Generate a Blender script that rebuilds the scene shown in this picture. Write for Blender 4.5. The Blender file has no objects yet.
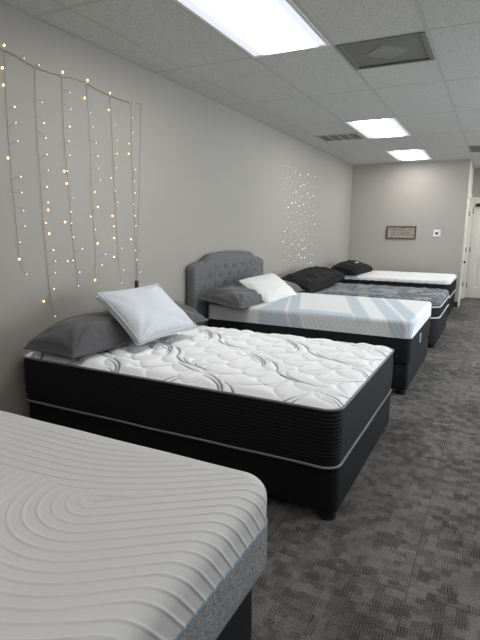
import bpy, math, random
import numpy as np
from mathutils import Vector, Matrix

C = bpy.context.scene.collection
SC = bpy.context.scene
PI = math.pi
rng = np.random.default_rng(7)
random.seed(7)

# ------------------------------------------------------------------ camera
H = 2.623                       # ceiling height
cam_d = bpy.data.cameras.new('camera')
cam = bpy.data.objects.new('camera', cam_d); C.objects.link(cam)
YAW, PITCH, ROLL = 0.467, 0.1791, 0.0114
fw = Vector((-math.sin(YAW)*math.cos(PITCH), math.cos(YAW)*math.cos(PITCH), -math.sin(PITCH)))
rt = Vector((math.cos(YAW), math.sin(YAW), 0)); up = rt.cross(fw)
r2 = rt*math.cos(ROLL) + up*math.sin(ROLL); u2 = -rt*math.sin(ROLL) + up*math.cos(ROLL)
M = Matrix((r2, u2, -fw)).transposed().to_4x4()
M.translation = Vector((2.6276, 0, 1.370))
cam.matrix_world = M
cam_d.sensor_fit = 'HORIZONTAL'; cam_d.sensor_width = 36; cam_d.lens = 501.8/480*36
cam_d.clip_start = 0.05
SC.camera = cam

# ------------------------------------------------------------------ world, exposure
w = bpy.data.worlds.new('world'); SC.world = w; w.use_nodes = True
w.node_tree.nodes['Background'].inputs[0].default_value = (.6, .7, .85, 1)
w.node_tree.nodes['Background'].inputs[1].default_value = 0.3
SC.view_settings.view_transform = 'Standard'
SC.view_settings.look = 'None'
SC.view_settings.gamma = 1
SC.view_settings.use_curve_mapping = False
SC.view_settings.exposure = 0.26
TROFFER = 13.0                    # radiance of the ceiling lights

# daylight through the shop-front windows on the right
day = bpy.data.lights.new('window_daylight', 'AREA'); day.shape = 'RECTANGLE'
day.size = 5.0; day.size_y = 1.9; day.energy = 125; day.color = (.86, .93, 1)
dayo = bpy.data.objects.new('window_daylight', day); C.objects.link(dayo)
dayo.location = (5.5, 5.9, 1.4); dayo.rotation_euler = (PI/2, 0, PI/2)   # points into the room (-x)

# ------------------------------------------------------------------ materials
def srgb(r, g, b):
    f = lambda c: (c/255/12.92) if c/255 <= .04045 else ((c/255+.055)/1.055)**2.4
    return (f(r), f(g), f(b), 1)

class N:
    """tiny node helper"""
    def __init__(s, name):
        s.m = bpy.data.materials.new(name); s.m.use_nodes = True
        s.t = s.m.node_tree; s.b = s.t.nodes['Principled BSDF']
        s.tc = s.t.nodes.new('ShaderNodeTexCoord')
    def n(s, kind, **kw):
        o = s.t.nodes.new('ShaderNode'+kind)
        for k, v in kw.items():
            if k.startswith('i_'):
                o.inputs[k[2:].replace('_', ' ')].default_value = v
            else: setattr(o, k, v)
        return o
    def l(s, a, b): s.t.links.new(a, b)
    def bump(s, height, strength=.3, dist=.002):
        b = s.n('Bump'); b.inputs['Strength'].default_value = strength; b.inputs['Distance'].default_value = dist
        s.l(height, b.inputs['Height']); s.l(b.outputs[0], s.b.inputs['Normal']); return b
    def ramp(s, fac, stops):
        r = s.n('ValToRGB'); e = r.color_ramp.elements
        while len(e) < len(stops): e.new(.5)
        for k, (p, c) in enumerate(stops): e[k].position = p; e[k].color = c
        s.l(fac, r.inputs[0]); return r.outputs[0]

def plain(name, col, rough=.6, metal=0, spec=.5, nscale=None, namp=.08, bump=0, bdist=.001, bscale=None, sheen=0):
    a = N(name); a.b.inputs['Roughness'].default_value = rough; a.b.inputs['Metallic'].default_value = metal
    a.b.inputs['Specular IOR Level'].default_value = spec
    if sheen: a.b.inputs['Sheen Weight'].default_value = sheen
    no = a.n('TexNoise', i_Scale=nscale or 6., i_Detail=4.); a.l(a.tc.outputs['Object'], no.inputs['Vector'])
    c1 = tuple(x*(1-namp) for x in col[:3])+(1,); c2 = tuple(min(1, x*(1+namp)) for x in col[:3])+(1,)
    a.l(a.ramp(no.outputs[0], [(.3, c1), (.7, c2)]), a.b.inputs['Base Color'])
    if bump:
        nb = a.n('TexNoise', i_Scale=bscale or 300., i_Detail=3.); a.l(a.tc.outputs['Object'], nb.inputs['Vector'])
        a.bump(nb.outputs[0], bump, bdist)
    return a.m

MT = {}
MT['wall'] = plain('wall_paint', srgb(166, 162, 154), .62, nscale=1.2, namp=.015, bump=.25, bdist=.0015, bscale=180)
MT['white_paint'] = plain('white_trim_paint', srgb(226, 224, 216), .35, namp=.01)
MT['rubber'] = plain('black_vinyl', srgb(40, 40, 42), .5)
MT['black_plastic'] = plain('black_plastic', srgb(22, 22, 24), .45)
MT['dark_metal'] = plain('dark_metal', srgb(70, 66, 60), .35, metal=.9)
MT['steel'] = plain('nickel', srgb(190, 190, 190), .25, metal=1)
MT['grid'] = plain('ceiling_grid_metal', srgb(186, 185, 180), .6, namp=.01)
MT['vent_grey'] = plain('vent_grey_metal', srgb(118, 118, 112), .5, namp=.03)
MT['vent_dark'] = plain('dark_deck_metal', srgb(60, 60, 58), .6, namp=.03)  # even dark grey metal, used on the deck above the tiles
MT['white_plastic'] = plain('white_plastic', srgb(225, 225, 222), .4, namp=.01)
MT['wire'] = plain('clear_wire', srgb(122, 119, 110), .35, namp=.02)
MT['pillow_grey'] = plain('charcoal_pillow_cloth', srgb(78, 77, 79), .8, nscale=9, namp=.08, bump=.35, bdist=.001, bscale=420, sheen=.25)
MT['pillow_white'] = plain('cool_white_cotton', srgb(206, 210, 216), .75, namp=.012, bump=.2, bdist=.0006, bscale=500)
MT['pillow_cream'] = plain('warm_white_cotton', srgb(232, 232, 228), .75, namp=.012, bump=.2, bdist=.0006, bscale=500)
MT['pillow_black'] = plain('black_pillow_knit', srgb(13, 13, 14), .85, namp=.1, bump=.4, bdist=.001, bscale=300)
MT['piping_grey'] = plain('grey_piping', srgb(128, 130, 134), .6)
MT['piping_white'] = plain('pale_piping', srgb(205, 208, 212), .6)
MT['piping_dim'] = plain('grey_seam_tape', srgb(118, 120, 124), .6)
MT['foundation'] = plain('black_foundation_cloth', srgb(14, 15, 17), .85, nscale=20, namp=.12, bump=.5, bdist=.001, bscale=350)
MT['foundation_grey'] = plain('charcoal_foundation_cloth', srgb(28, 30, 34), .85, nscale=20, namp=.12, bump=.5, bdist=.001, bscale=350)
MT['headboard'] = plain('grey_headboard_linen', srgb(98, 99, 101), .85, nscale=60, namp=.1, bump=.6, bdist=.001, bscale=420, sheen=.2)
MT['button'] = plain('grey_button_linen', srgb(98, 100, 104), .8)
MT['nail'] = plain('pewter_nailhead', srgb(190, 188, 182), .25, metal=1)
MT['blue_piping'] = plain('pale_blue_piping', srgb(112, 132, 152), .6)
MT['label'] = plain('white_woven_label', srgb(205, 212, 220), .6)
MT['label_blue'] = plain('blue_woven_label', srgb(70, 90, 130), .6)

def mat_border():      # black knit mattress side
    a = N('black_mattress_border'); a.b.inputs['Roughness'].default_value = .7
    no = a.n('TexNoise', i_Scale=260., i_Detail=3.); a.l(a.tc.outputs['Object'], no.inputs['Vector'])
    a.l(a.ramp(no.outputs[0], [(.3, srgb(8, 9, 10)), (.7, srgb(21, 22, 24))]), a.b.inputs['Base Color'])
    a.bump(no.outputs[0], .5, .0015); return a.m
MT['border'] = mat_border()
for k_ in ('border', 'foundation', 'foundation_grey', 'pillow_black'): MT[k_].node_tree.nodes['Principled BSDF'].inputs['Specular IOR Level'].default_value = .3

def mat_heather(name, c1, c2, sc=220):
    a = N(name); a.b.inputs['Roughness'].default_value = .85
    mp = a.n('Mapping'); mp.inputs['Scale'].default_value = (1, 1, 1.7)
    a.l(a.tc.outputs['Object'], mp.inputs[0])
    no = a.n('TexNoise', i_Scale=float(sc), i_Detail=4., i_Roughness=.75); a.l(mp.outputs[0], no.inputs['Vector'])
    a.l(a.ramp(no.outputs[0], [(.38, c1), (.62, c2)]), a.b.inputs['Base Color'])
    a.bump(no.outputs[0], .5, .001); return a.m
MT['heather'] = mat_heather('grey_heather_band', srgb(88, 88, 91), srgb(168, 168, 170), 150)

def mat_attr(name, rough=.75, knit=420, kstr=.3, kd=.0006, rib=None):
    """fabric whose woven colours come from the mesh's own colour layer"""
    a = N(name); a.b.inputs['Roughness'].default_value = rough
    at = a.n('Attribute', attribute_name='weave'); 
    a.l(at.outputs['Color'], a.b.inputs['Base Color'])
    no = a.n('TexNoise', i_Scale=float(knit), i_Detail=2.); a.l(a.tc.outputs['Object'], no.inputs['Vector'])
    h = no.outputs[0]
    if rib:
        wv = a.n('TexWave', wave_type='BANDS', bands_direction='DIAGONAL'); wv.inputs['Scale'].default_value = rib
        a.l(a.tc.outputs['Object'], wv.inputs['Vector'])
        ad = a.n('Math', operation='ADD'); a.l(wv.outputs['Fac'], ad.inputs[0]); a.l(h, ad.inputs[1]); h = ad.outputs[0]
    a.bump(h, kstr, kd); return a.m
MT['knit'] = mat_attr('white_knit_cover')
MT['quilt'] = mat_attr('white_quilted_damask', rib=38., kstr=.35, kd=.0008)

def mat_tile():
    a = N('acoustic_tile'); a.b.inputs['Roughness'].default_value = .95
    a.b.inputs['Specular IOR Level'].default_value = .1
    n1 = a.n('TexNoise', i_Scale=75., i_Detail=3., i_Roughness=.7); a.l(a.tc.outputs['Object'], n1.inputs['Vector'])
    n2 = a.n('TexVoronoi', i_Scale=60.); a.l(a.tc.outputs['Object'], n2.inputs['Vector'])
    mx = a.n('Math', operation='MULTIPLY'); a.l(n1.outputs[0], mx.inputs[0]); a.l(n2.outputs['Distance'], mx.inputs[1])
    a.l(a.ramp(n1.outputs[0], [(.3, srgb(176, 175, 170)), (.46, srgb(203, 202, 197)), (.7, srgb(214, 213, 208))]), a.b.inputs['Base Color'])
    a.bump(n1.outputs[0], .6, .004); return a.m
MT['tile'] = mat_tile()

def mat_carpet():
    a = N('carpet_tile'); a.b.inputs['Roughness'].default_value = .95
    a.b.inputs['Specular IOR Level'].default_value = .15
    L = a.l; tc = a.tc.outputs['Object']
    wn = a.n('TexNoise', i_Scale=28., i_Detail=1.); L(tc, wn.inputs['Vector'])
    wv_ = a.n('VectorMath', operation='MULTIPLY_ADD'); L(wn.outputs['Color'], wv_.inputs[0]); wv_.inputs[1].default_value = (.02, .02, 0); L(tc, wv_.inputs[2])
    def blocks(bw_, bh_, rot, seed):
        mp = a.n('Mapping'); mp.inputs['Rotation'].default_value = (0, 0, rot); mp.inputs['Location'].default_value = (seed, seed*1.7, 0); L(wv_.outputs[0], mp.inputs[0])
        v = a.n('TexBrick', offset=.37, offset_frequency=2, squash=.6, squash_frequency=3); v.inputs['Scale'].default_value = 1
        v.inputs['Brick Width'].default_value = bw_; v.inputs['Row Height'].default_value = bh_; v.inputs['Mortar Size'].default_value = 0
        v.inputs['Color1'].default_value = (0, 0, 0, 1); v.inputs['Color2'].default_value = (1, 1, 1, 1)
        L(mp.outputs[0], v.inputs['Vector'])
        bw = a.n('RGBToBW'); L(v.outputs['Color'], bw.inputs[0]); return bw.outputs[0]
    b1 = blocks(.075, .045, 0, .3); b2 = blocks(.055, .036, PI/2, 4.13)
    av = a.n('Math', operation='ADD'); L(b1, av.inputs[0]); L(b2, av.inputs[1])
    # fine loop rows inside the blocks
    wx = a.n('TexWave', wave_type='BANDS', bands_direction='X'); wx.inputs['Scale'].default_value = 30; wx.inputs['Distortion'].default_value = 1.5; L(tc, wx.inputs['Vector'])
    wy = a.n('TexWave', wave_type='BANDS', bands_direction='Y'); wy.inputs['Scale'].default_value = 30; wy.inputs['Distortion'].default_value = 1.5; L(tc, wy.inputs['Vector'])
    gt = a.n('Math', operation='GREATER_THAN'); gt.inputs[1].default_value = .5; L(b2, gt.inputs[0])
    mw = a.n('Mix', data_type='FLOAT'); L(gt.outputs[0], mw.inputs[0]); L(wx.outputs['Fac'], mw.inputs[2]); L(wy.outputs['Fac'], mw.inputs[3])
    fn = a.n('TexNoise', i_Scale=160., i_Detail=3.); L(tc, fn.inputs['Vector'])
    big = a.n('TexNoise', i_Scale=1.6, i_Detail=2.); L(tc, big.inputs['Vector'])
    def ma(x, k, y):
        m = a.n('Math', operation='MULTIPLY_ADD'); L(x, m.inputs[0]); m.inputs[1].default_value = k
        if y is None: m.inputs[2].default_value = 0
        else: L(y, m.inputs[2])
        return m.outputs[0]
    t = ma(av.outputs[0], .135, None); t = ma(mw.outputs[0], .12, t); t = ma(fn.outputs[0], .50, t); t = ma(big.outputs[0], .28, t)
    col = a.ramp(t, [(.41, srgb(62, 60, 59)), (.55, srgb(90, 88, 85)), (.72, srgb(124, 120, 116))])
    # tile joints
    sp = a.n('SeparateXYZ'); L(tc, sp.inputs[0])
    def joint(o):
        m = a.n('Math', operation='PINGPONG'); m.inputs[1].default_value = .305; L(o, m.inputs[0])
        lt = a.n('Math', operation='LESS_THAN'); lt.inputs[1].default_value = .0022; L(m.outputs[0], lt.inputs[0]); return lt.outputs[0]
    mx = a.n('Math', operation='MAXIMUM'); L(joint(sp.outputs[0]), mx.inputs[0]); L(joint(sp.outputs[1]), mx.inputs[1])
    mc = a.n('Mix', data_type='RGBA'); mc.inputs[7].default_value = srgb(58, 56, 55)
    mj = a.n('Math', operation='MULTIPLY'); mj.inputs[1].default_value = .6; L(mx.outputs[0], mj.inputs[0])
    L(mj.outputs[0], mc.inputs[0]); L(col, mc.inputs[6]); L(mc.outputs[2], a.b.inputs['Base Color'])
    a.bump(t, .5, .004); return a.m
MT['carpet'] = mat_carpet()

def mat_marl():     # grey patchwork pillow-top
    a = N('grey_marled_pillow_top'); a.b.inputs['Roughness'].default_value = .8
    L = a.l; tc = a.tc.outputs['Object']
    mp = a.n('Mapping'); mp.inputs['Scale'].default_value = (1, 1, .2); L(tc, mp.inputs[0])
    v = a.n('TexVoronoi', distance='CHEBYCHEV', voronoi_dimensions='2D', i_Scale=6.); L(mp.outputs[0], v.inputs['Vector'])
    bw = a.n('RGBToBW'); L(v.outputs['Color'], bw.inputs[0])
    m2 = a.n('Mapping'); m2.inputs['Scale'].default_value = (14, 60, 20); L(tc, m2.inputs[0])
    n = a.n('TexNoise', i_Scale=1.6, i_Detail=4., i_Roughness=.7); L(m2.outputs[0], n.inputs['Vector'])
    m3 = a.n('Math', operation='MULTIPLY_ADD'); m3.inputs[1].default_value = .22; L(bw.outputs[0], m3.inputs[0]); L(n.outputs[0], m3.inputs[2])
    L(a.ramp(m3.outputs[0], [(.44, srgb(58, 63, 68)), (.60, srgb(104, 111, 116)), (.80, srgb(168, 175, 178))]), a.b.inputs['Base Color'])
    a.bump(n.outputs[0], .5, .002); return a.m
MT['marl'] = mat_marl()

def mat_emit(name, col, strength, edge=False):
    a = N(name); a.b.inputs['Base Color'].default_value = (.05, .05, .05, 1)
    a.b.inputs['Emission Color'].default_value = col
    if edge:     # prismatic lens over tubes: the lens is a little dimmer by its long sides
        sp = a.n('SeparateXYZ'); a.l(a.tc.outputs['Generated'], sp.inputs[0])
        pp = a.n('Math', operation='PINGPONG'); pp.inputs[1].default_value = .5; a.l(sp.outputs[0], pp.inputs[0])
        mr = a.n('MapRange'); mr.inputs['From Min'].default_value = .10; mr.inputs['From Max'].default_value = .26
        mr.inputs['To Min'].default_value = .30*strength/TROFFER*1.0; mr.inputs['To Max'].default_value = strength
        mr.inputs['To Min'].default_value = .80
        a.l(pp.outputs[0], mr.inputs[0]); a.l(mr.outputs[0], a.b.inputs['Emission Strength'])
        a.l(a.ramp(pp.outputs[0], [(.1, (.84, .90, 1, 1)), (.26, col)]), a.b.inputs['Emission Color'])
    else:
        a.b.inputs['Emission Strength'].default_value = strength
    return a.m
MT['lens'] = mat_emit('lit_prismatic_lens', (1, .985, .96, 1), TROFFER, True)
MT['bulb_warm'] = mat_emit('lit_amber_bulb', (1, .66, .27, 1), 5.0)
MT['bulb_mid'] = mat_emit('lit_warm_bulb', (1, .80, .46, 1), 2.6)
MT['bulb_pale'] = mat_emit('lit_pale_bulb', (1, .97, .82, 1), 1.3)
MT['bulb_faint'] = mat_emit('lit_faint_bulb', (1, .97, .84, 1), .8)
MT['bulb_white'] = mat_emit('lit_white_bulb', (1, .96, .86, 1), 2.2)

# ------------------------------------------------------------------ mesh helpers
def tag(o, label, cat, group=None):
    o['label'] = label; o['category'] = cat
    if group: o['group'] = group
    return o
def link(name, me, mat, parent=None, smooth=True):
    if smooth: me.polygons.foreach_set('use_smooth', [True]*len(me.polygons))
    for m in (mat if isinstance(mat, (list, tuple)) else [mat]): me.materials.append(m)
    me.update()
    o = bpy.data.objects.new(name, me); C.objects.link(o)
    if parent: o.parent = parent
    return o
def empty(name, loc=(0, 0, 0), rz=0):
    o = bpy.data.objects.new(name, None); C.objects.link(o); o.location = loc; o.rotation_euler = (0, 0, rz)
    o.empty_display_size = .1; return o
class MB:
    """collects simple shapes into one mesh"""
    def __init__(s): s.v = []; s.f = []
    def add(s, V, F):
        k = len(s.v); s.v += [tuple(map(float, p)) for p in V]; s.f += [tuple(i+k for i in f) for f in F]; return s
    def box(s, x0, x1, y0, y1, z0, z1, b=0.0):
        if b <= 0:
            V = [(x, y, z) for z in (z0, z1) for x, y in ((x0, y0), (x1, y0), (x1, y1), (x0, y1))]
            F = [(3, 2, 1, 0), (4, 5, 6, 7), (0, 1, 5, 4), (1, 2, 6, 5), (2, 3, 7, 6), (3, 0, 4, 7)]
            return s.add(V, F)
        def ring(i, z): return [(x0+i+b*0, y0+i, z)]
        V = []; F = []
        def loop(o, z):       # chamfered rectangle
            c = b
            X0, X1, Y0, Y1 = x0+o, x1-o, y0+o, y1-o
            return [(X0+c, Y0, z), (X1-c, Y0, z), (X1, Y0+c, z), (X1, Y1-c, z), (X1-c, Y1, z), (X0+c, Y1, z), (X0, Y1-c, z), (X0, Y0+c, z)]
        for o, z in ((b*.8, z0), (0, z0+b), (0, z1-b), (b*.8, z1)): V += loop(o, z)
        for r in range(3):
            for i in range(8):
                j = (i+1) % 8; F.append((r*8+i, r*8+j, r*8+8+j, r*8+8+i))
        F.append(tuple(range(7, -1, -1))); F.append(tuple(range(24, 32)))
        return s.add(V, F)
    def tube(s, pts, r, n=6, caps=True):
        pts = [Vector(p) for p in pts]; V = []; F = []; prev = None
        for i, p in enumerate(pts):
            t = (pts[min(i+1, len(pts)-1)] - pts[max(i-1, 0)]).normalized()
            if prev is None:
                a = Vector((0, 0, 1)) if abs(t.z) < .9 else Vector((1, 0, 0)); u = t.cross(a).normalized()
            else: u = (prev - t*prev.dot(t)).normalized()
            prev = u; w_ = t.cross(u); rr = r[i] if isinstance(r, (list, tuple)) else r
            V += [p + u*math.cos(2*PI*k/n)*rr + w_*math.sin(2*PI*k/n)*rr for k in range(n)]
        for i in range(len(pts)-1):
            for k in range(n):
                j = (k+1) % n; F.append((i*n+k, i*n+j, i*n+n+j, i*n+n+k))
        if caps: F.append(tuple(range(n-1, -1, -1))); F.append(tuple((len(pts)-1)*n+k for k in range(n)))
        return s.add(V, F)
    def cyl(s, c, r, h, n=20, r2=None, axis='z'):
        r2 = r if r2 is None else r2; V = []
        for z, q in ((0, r), (h, r2)):
            for k in range(n):
                a = 2*PI*k/n; p = (q*math.cos(a), q*math.sin(a), z)
                if axis == 'x': p = (p[2], p[0], p[1])
                if axis == 'y': p = (p[1], p[2], p[0])
                V.append((c[0]+p[0], c[1]+p[1], c[2]+p[2]))
        F = [(k, (k+1) % n, n+(k+1) % n, n+k) for k in range(n)] + [tuple(range(n-1, -1, -1)), tuple(range(n, 2*n))]
        return s.add(V, F)
    def ball(s, c, r, n=8, m=5, sc=(1, 1, 1)):
        V = [(c[0], c[1], c[2]+r*sc[2])]; F = []
        for i in range(1, m):
            for k in range(n):
                a = PI*i/m; b = 2*PI*k/n
                V.append((c[0]+r*sc[0]*math.sin(a)*math.cos(b), c[1]+r*sc[1]*math.sin(a)*math.sin(b), c[2]+r*sc[2]*math.cos(a)))
        V.append((c[0], c[1], c[2]-r*sc[2])); L = len(V)-1
        for k in range(n):
            j = (k+1) % n; F.append((0, 1+k, 1+j)); F.append((L, L-n+j, L-n+k))
            for i in range(m-2): F.append((1+i*n+k, 1+(i+1)*n+k, 1+(i+1)*n+j, 1+i*n+j))
        return s.add(V, F)
    def build(s, name, mat, parent=None, smooth=False):
        me = bpy.data.meshes.new(name); me.from_pydata(s.v, [], s.f); return link(name, me, mat, parent, smooth)
def grid_mesh(name, X, Y, Z, mat, parent=None, col=None, keep=None, smooth=True):
    n, m = X.shape
    V = np.stack([X, Y, Z], -1).reshape(-1, 3)
    i, j = np.meshgrid(np.arange(n-1), np.arange(m-1), indexing='ij'); a = (i*m+j).ravel()
    F = np.stack([a, a+m, a+m+1, a+1], -1)
    me = bpy.data.meshes.new(name)
    me.vertices.add(len(V)); me.vertices.foreach_set('co', V.astype(np.float32).ravel())
    me.loops.add(len(F)*4); me.loops.foreach_set('vertex_index', F.astype(np.int32).ravel())
    me.polygons.add(len(F)); me.polygons.foreach_set('loop_start', np.arange(0, len(F)*4, 4, dtype=np.int32))
    me.polygons.foreach_set('loop_total', np.full(len(F), 4, dtype=np.int32))
    me.update(calc_edges=True); me.validate()
    if col is not None:
        ca = me.color_attributes.new('weave', 'FLOAT_COLOR', 'POINT')
        cc = np.concatenate([col.reshape(-1, 3), np.ones((len(V), 1))], 1)
        ca.data.foreach_set('color', cc.astype(np.float32).ravel())
    return link(name, me, mat, parent, smooth)
def structure(o): o['kind'] = 'structure'; return o
def smoothstep(a, b, x): t = np.clip((x-a)/(b-a), 0, 1); return t*t*(3-2*t)
def wobble(x, y, k, seed, n=9):
    r = np.random.default_rng(seed); s = 0
    for _ in range(n):
        a = r.uniform(0, 2*PI); f = k*r.uniform(.6, 1.6); s = s + np.sin(f*(x*math.cos(a)+y*math.sin(a)) + r.uniform(0, 6.3))
    return s/math.sqrt(n)
BULBS= {1: [(2.15, 2.388, 2), (2.128, 2.262, 2), (2.127, 2.17, 2), (2.195, 2.065, 1), (2.196, 1.977, 0), (2.202, 1.873, 0), (2.124, 1.767, 2), (2.207, 1.668, 0), (2.206, 1.575, 0), (2.21, 1.468, 0), (2.215, 1.375, 0), (2.169, 1.276, 0), (2.155, 1.173, 2), (2.203, 1.079, 0), (2.286, 2.358, 0)], 2: [(2.393, 2.349, 0), (2.4, 2.135, 0), (2.41, 2.014, 1), (2.416, 1.926, 0), (2.42, 1.825, 0), (2.424, 1.73, 0), (2.405, 1.623, 1), (2.407, 1.526, 1), (2.403, 1.478, 2), (2.381, 1.395, 1), (2.401, 1.327, 2), (2.429, 1.22, 1), (2.441, 1.145, 0), (2.435, 1.071, 0), (2.417, 0.964, 1), (2.324, 0.891, 2), (2.412, 0.778, 0)], 3: [(2.586, 2.359, 2), (2.639, 2.247, 0), (2.642, 2.143, 0), (2.625, 2.03, 1), (2.614, 1.935, 0), (2.615, 1.845, 0), (2.557, 1.736, 2), (2.586, 1.741, 0), (2.574, 1.657, 2), (2.629, 1.568, 0), (2.6, 1.474, 0), (2.543, 1.404, 2), (2.601, 1.396, 0), (2.612, 1.302, 0), (2.597, 1.144, 0), (2.548, 1.14, 1), (2.655, 1.059, 1), (2.637, 0.963, 0), (2.692, 1.221, 0)], 4: [(2.812, 2.366, 2), (2.776, 2.243, 2), (2.826, 2.154, 0), (2.849, 2.067, 0), (2.873, 1.963, 0), (2.885, 1.875, 0), (2.885, 1.79, 0), (2.902, 1.708, 0), (2.84, 1.621, 1), (2.865, 1.517, 2), (2.788, 1.448, 1), (2.83, 1.356, 0), (2.847, 1.256, 2), (2.886, 1.095, 0), (2.926, 1.174, 0), (2.806, 0.99, 2)], 5: [(3.038, 2.335, 2), (3.016, 2.214, 2), (3.085, 2.126, 0), (3.102, 2.018, 0), (3.094, 1.919, 1), (3.084, 1.817, 0), (3.019, 1.735, 1), (3.061, 1.642, 0), (3.083, 1.563, 0), (3.018, 1.458, 2), (3.033, 1.381, 1), (3.029, 1.293, 2), (3.022, 1.149, 2), (3.113, 1.212, 0), (3.129, 1.042, 0), (3.099, 0.945, 0)], 6: [(3.306, 2.322, 0), (3.288, 2.21, 0), (3.287, 2.101, 0), (3.237, 2.012, 1), (3.229, 1.936, 2), (3.307, 1.825, 1), (3.293, 1.738, 0), (3.293, 1.646, 1), (3.274, 1.554, 0), (3.288, 1.466, 1), (3.295, 1.387, 0), (3.231, 1.281, 2), (3.281, 1.191, 1), (3.299, 1.116, 1), (3.342, 1.011, 0)]}
STR= {1: [(2.15, 2.363), (2.143, 2.038), (2.145, 1.643), (2.156, 1.35), (2.163, 1.155), (2.201, 1.072)], 2: [(2.366, 2.331), (2.354, 1.963), (2.358, 1.601), (2.367, 1.287), (2.385, 0.959), (2.405, 0.767)], 3: [(2.583, 2.335), (2.577, 2.001), (2.596, 1.618), (2.611, 1.283), (2.628, 1.11), (2.636, 0.947)], 4: [(2.808, 2.341), (2.816, 1.974), (2.811, 1.564), (2.832, 1.208), (2.809, 0.99)], 5: [(3.04, 2.315), (3.053, 1.94), (3.065, 1.503), (3.082, 1.123), (3.096, 0.934)], 6: [(3.278, 2.318), (3.272, 1.895), (3.291, 1.433), (3.295, 0.907)], 7: [(3.402, 2.329), (3.354, 1.593), (3.296, 0.924)]}
WIRE= [(2.1, 2.385), (2.15, 2.363), (2.258, 2.351), (2.366, 2.331), (2.467, 2.329), (2.583, 2.335), (2.697, 2.348), (2.809, 2.347), (2.916, 2.327), (3.04, 2.319), (3.173, 2.317), (3.278, 2.318), (3.402, 2.337)]
# ================================================================== the setting
YF, XR, YE = 9.99, 2.082, 11.55        # far wall, its right corner, corridor end
X1, Y0, XC = 5.6, -4.0, 3.35           # right wall, back wall, corridor's right side
mb = MB().add([(-.1, Y0-.1, 0), (X1+.1, Y0-.1, 0), (X1+.1, YE+.1, 0), (-.1, YE+.1, 0)], [(0, 1, 2, 3)])
structure(mb.build('floor', MT['carpet']))
def wall(name, *b, mat='wall'):
    return structure(MB().box(*b).build(name, MT[mat]))
wall('wall_left', -.1, 0, Y0, YF, 0, H)
wall('wall_far', -.1, XR, YF, YF+.1, 0, H)
wall('wall_corridor_end', XR-.1, XC, YE, YE+.1, 0, H)
wall('wall_corridor_right', XC, XC+.1, YF, YE, 0, H)
wall('wall_far_right', XC, X1, YF, YF+.1, 0, H)
m = MB(); m.box(X1, X1+.1, Y0, 3.3, 0, H); m.box(X1, X1+.1, 8.5, YF, 0, H); m.box(X1, X1+.1, 3.3, 8.5, 0, .35); m.box(X1, X1+.1, 3.3, 8.5, 2.45, H)
structure(m.build('wall_right', MT['wall']))
# corridor's left wall runs around a door opening
CD0, CD1, DH = 10.22, 11.32, 2.04
m = MB(); m.box(XR-.1, XR, YF+.1, CD0, 0, H); m.box(XR-.1, XR, CD1, YE, 0, H); m.box(XR-.1, XR, CD0, CD1, DH, H)
structure(m.build('wall_corridor_left', MT['white_paint']))
wall('wall_back', -.1, X1+.1, Y0-.1, Y0, 0, H)
m = MB()
for y in (3.3, 5.01, 6.73, 8.45): m.box(X1+.02, X1+.09, y, y+.05, .35, 2.45)
m.box(X1+.02, X1+.09, 3.3, 8.5, .35, .40); m.box(X1+.02, X1+.09, 3.3, 8.5, 2.40, 2.45)
structure(m.build('window_1', MT['steel']))
def base(name, *b): structure(MB().box(*b).build(name, MT['rubber']))
base('baseboard_left', 0, .012, Y0, YF, 0, .1)
base('baseboard_far', .012, XR, YF-.012, YF, 0, .1)
base('baseboard_right', X1-.012, X1, Y0, YF, 0, .1)

# ceiling: lay-in tiles on a 2 x 4 ft grid
T = .6096; CA = .2802; RY = 3.609
cols = [0] + [CA + T*k for k in range(0, 9)] + [X1]
cols = [c for c in cols if c < X1] + [X1]
rows = [Y0] + [RY + 2*T*k for k in range(-6, 7) if Y0 < RY+2*T*k < YE] + [YE]
LIGHTS = [(4, 5), (1, -1), (1, 2), (1, 4), (1, -4), (5, -2), (5, 1), (5, 4), (5, -5)]     # (column, row) cells holding a fixture
def cell(c, r): return (CA+T*c, CA+T*(c+1), RY+2*T*(r), RY+2*T*(r+1))
LC = [cell(c-0, r) for c, r in LIGHTS]
VENT1 = (CA+2*T, CA+3*T, RY, RY+T)                    # square diffuser
VENT2 = (CA+.02, CA+T-.0, 6.78, 7.24)                # slotted return grille
VENT3 = (CA+3*T+.02, CA+4*T, 8.52, 9.12)
m = MB(); t = MB(); e = .0065
def holes(x0, x1, y0, y1):
    hs = [h for h in LC+[VENT1, VENT3] if h[0] < x1-.01 and h[1] > x0+.01 and h[2] < y1-.01 and h[3] > y0+.01]
    return hs
for i in range(len(cols)-1):
    for j in range(len(rows)-1):
        x0, x1, y0, y1 = cols[i], cols[i+1], rows[j], rows[j+1]
        hs = holes(x0, x1, y0, y1)
        parts = [(y0, y1)]
        if hs:
            h = hs[0]; parts = []
            if h[2] - y0 > .05: parts.append((y0, h[2]))
            if y1 - h[3] > .05: parts.append((h[3], y1))
        for a, b in parts:
            # a tile with a shallow bevelled edge that drops just past the grid
            V = [(x0, a, H+.003), (x1, a, H+.003), (x1, b, H+.003), (x0, b, H+.003),
                 (x0+.011, a+.011, H+.003), (x1-.011, a+.011, H+.003), (x1-.011, b-.011, H+.003), (x0+.011, b-.011, H+.003),
                 (x0+.013, a+.013, H-.0005), (x1-.013, a+.013, H-.0005), (x1-.013, b-.013, H-.0005), (x0+.013, b-.013, H-.0005)]
            F = [(8, 11, 10, 9)] + [(k, (k+1) % 4, 4+(k+1) % 4, 4+k) for k in range(4)] + [(4+k, 4+(k+1) % 4, 8+(k+1) % 4, 8+k) for k in range(4)]
            m.add(V, F)
            if b < y1-.02: t.box(x0, x1, b-.01, b+.012, H-.002, H+.003)
structure(m.build('ceiling', MT['tile']))
for x in cols[1:-1]: t.box(x-.012, x+.012, Y0, YE, H-.001, H+.003)
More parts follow.
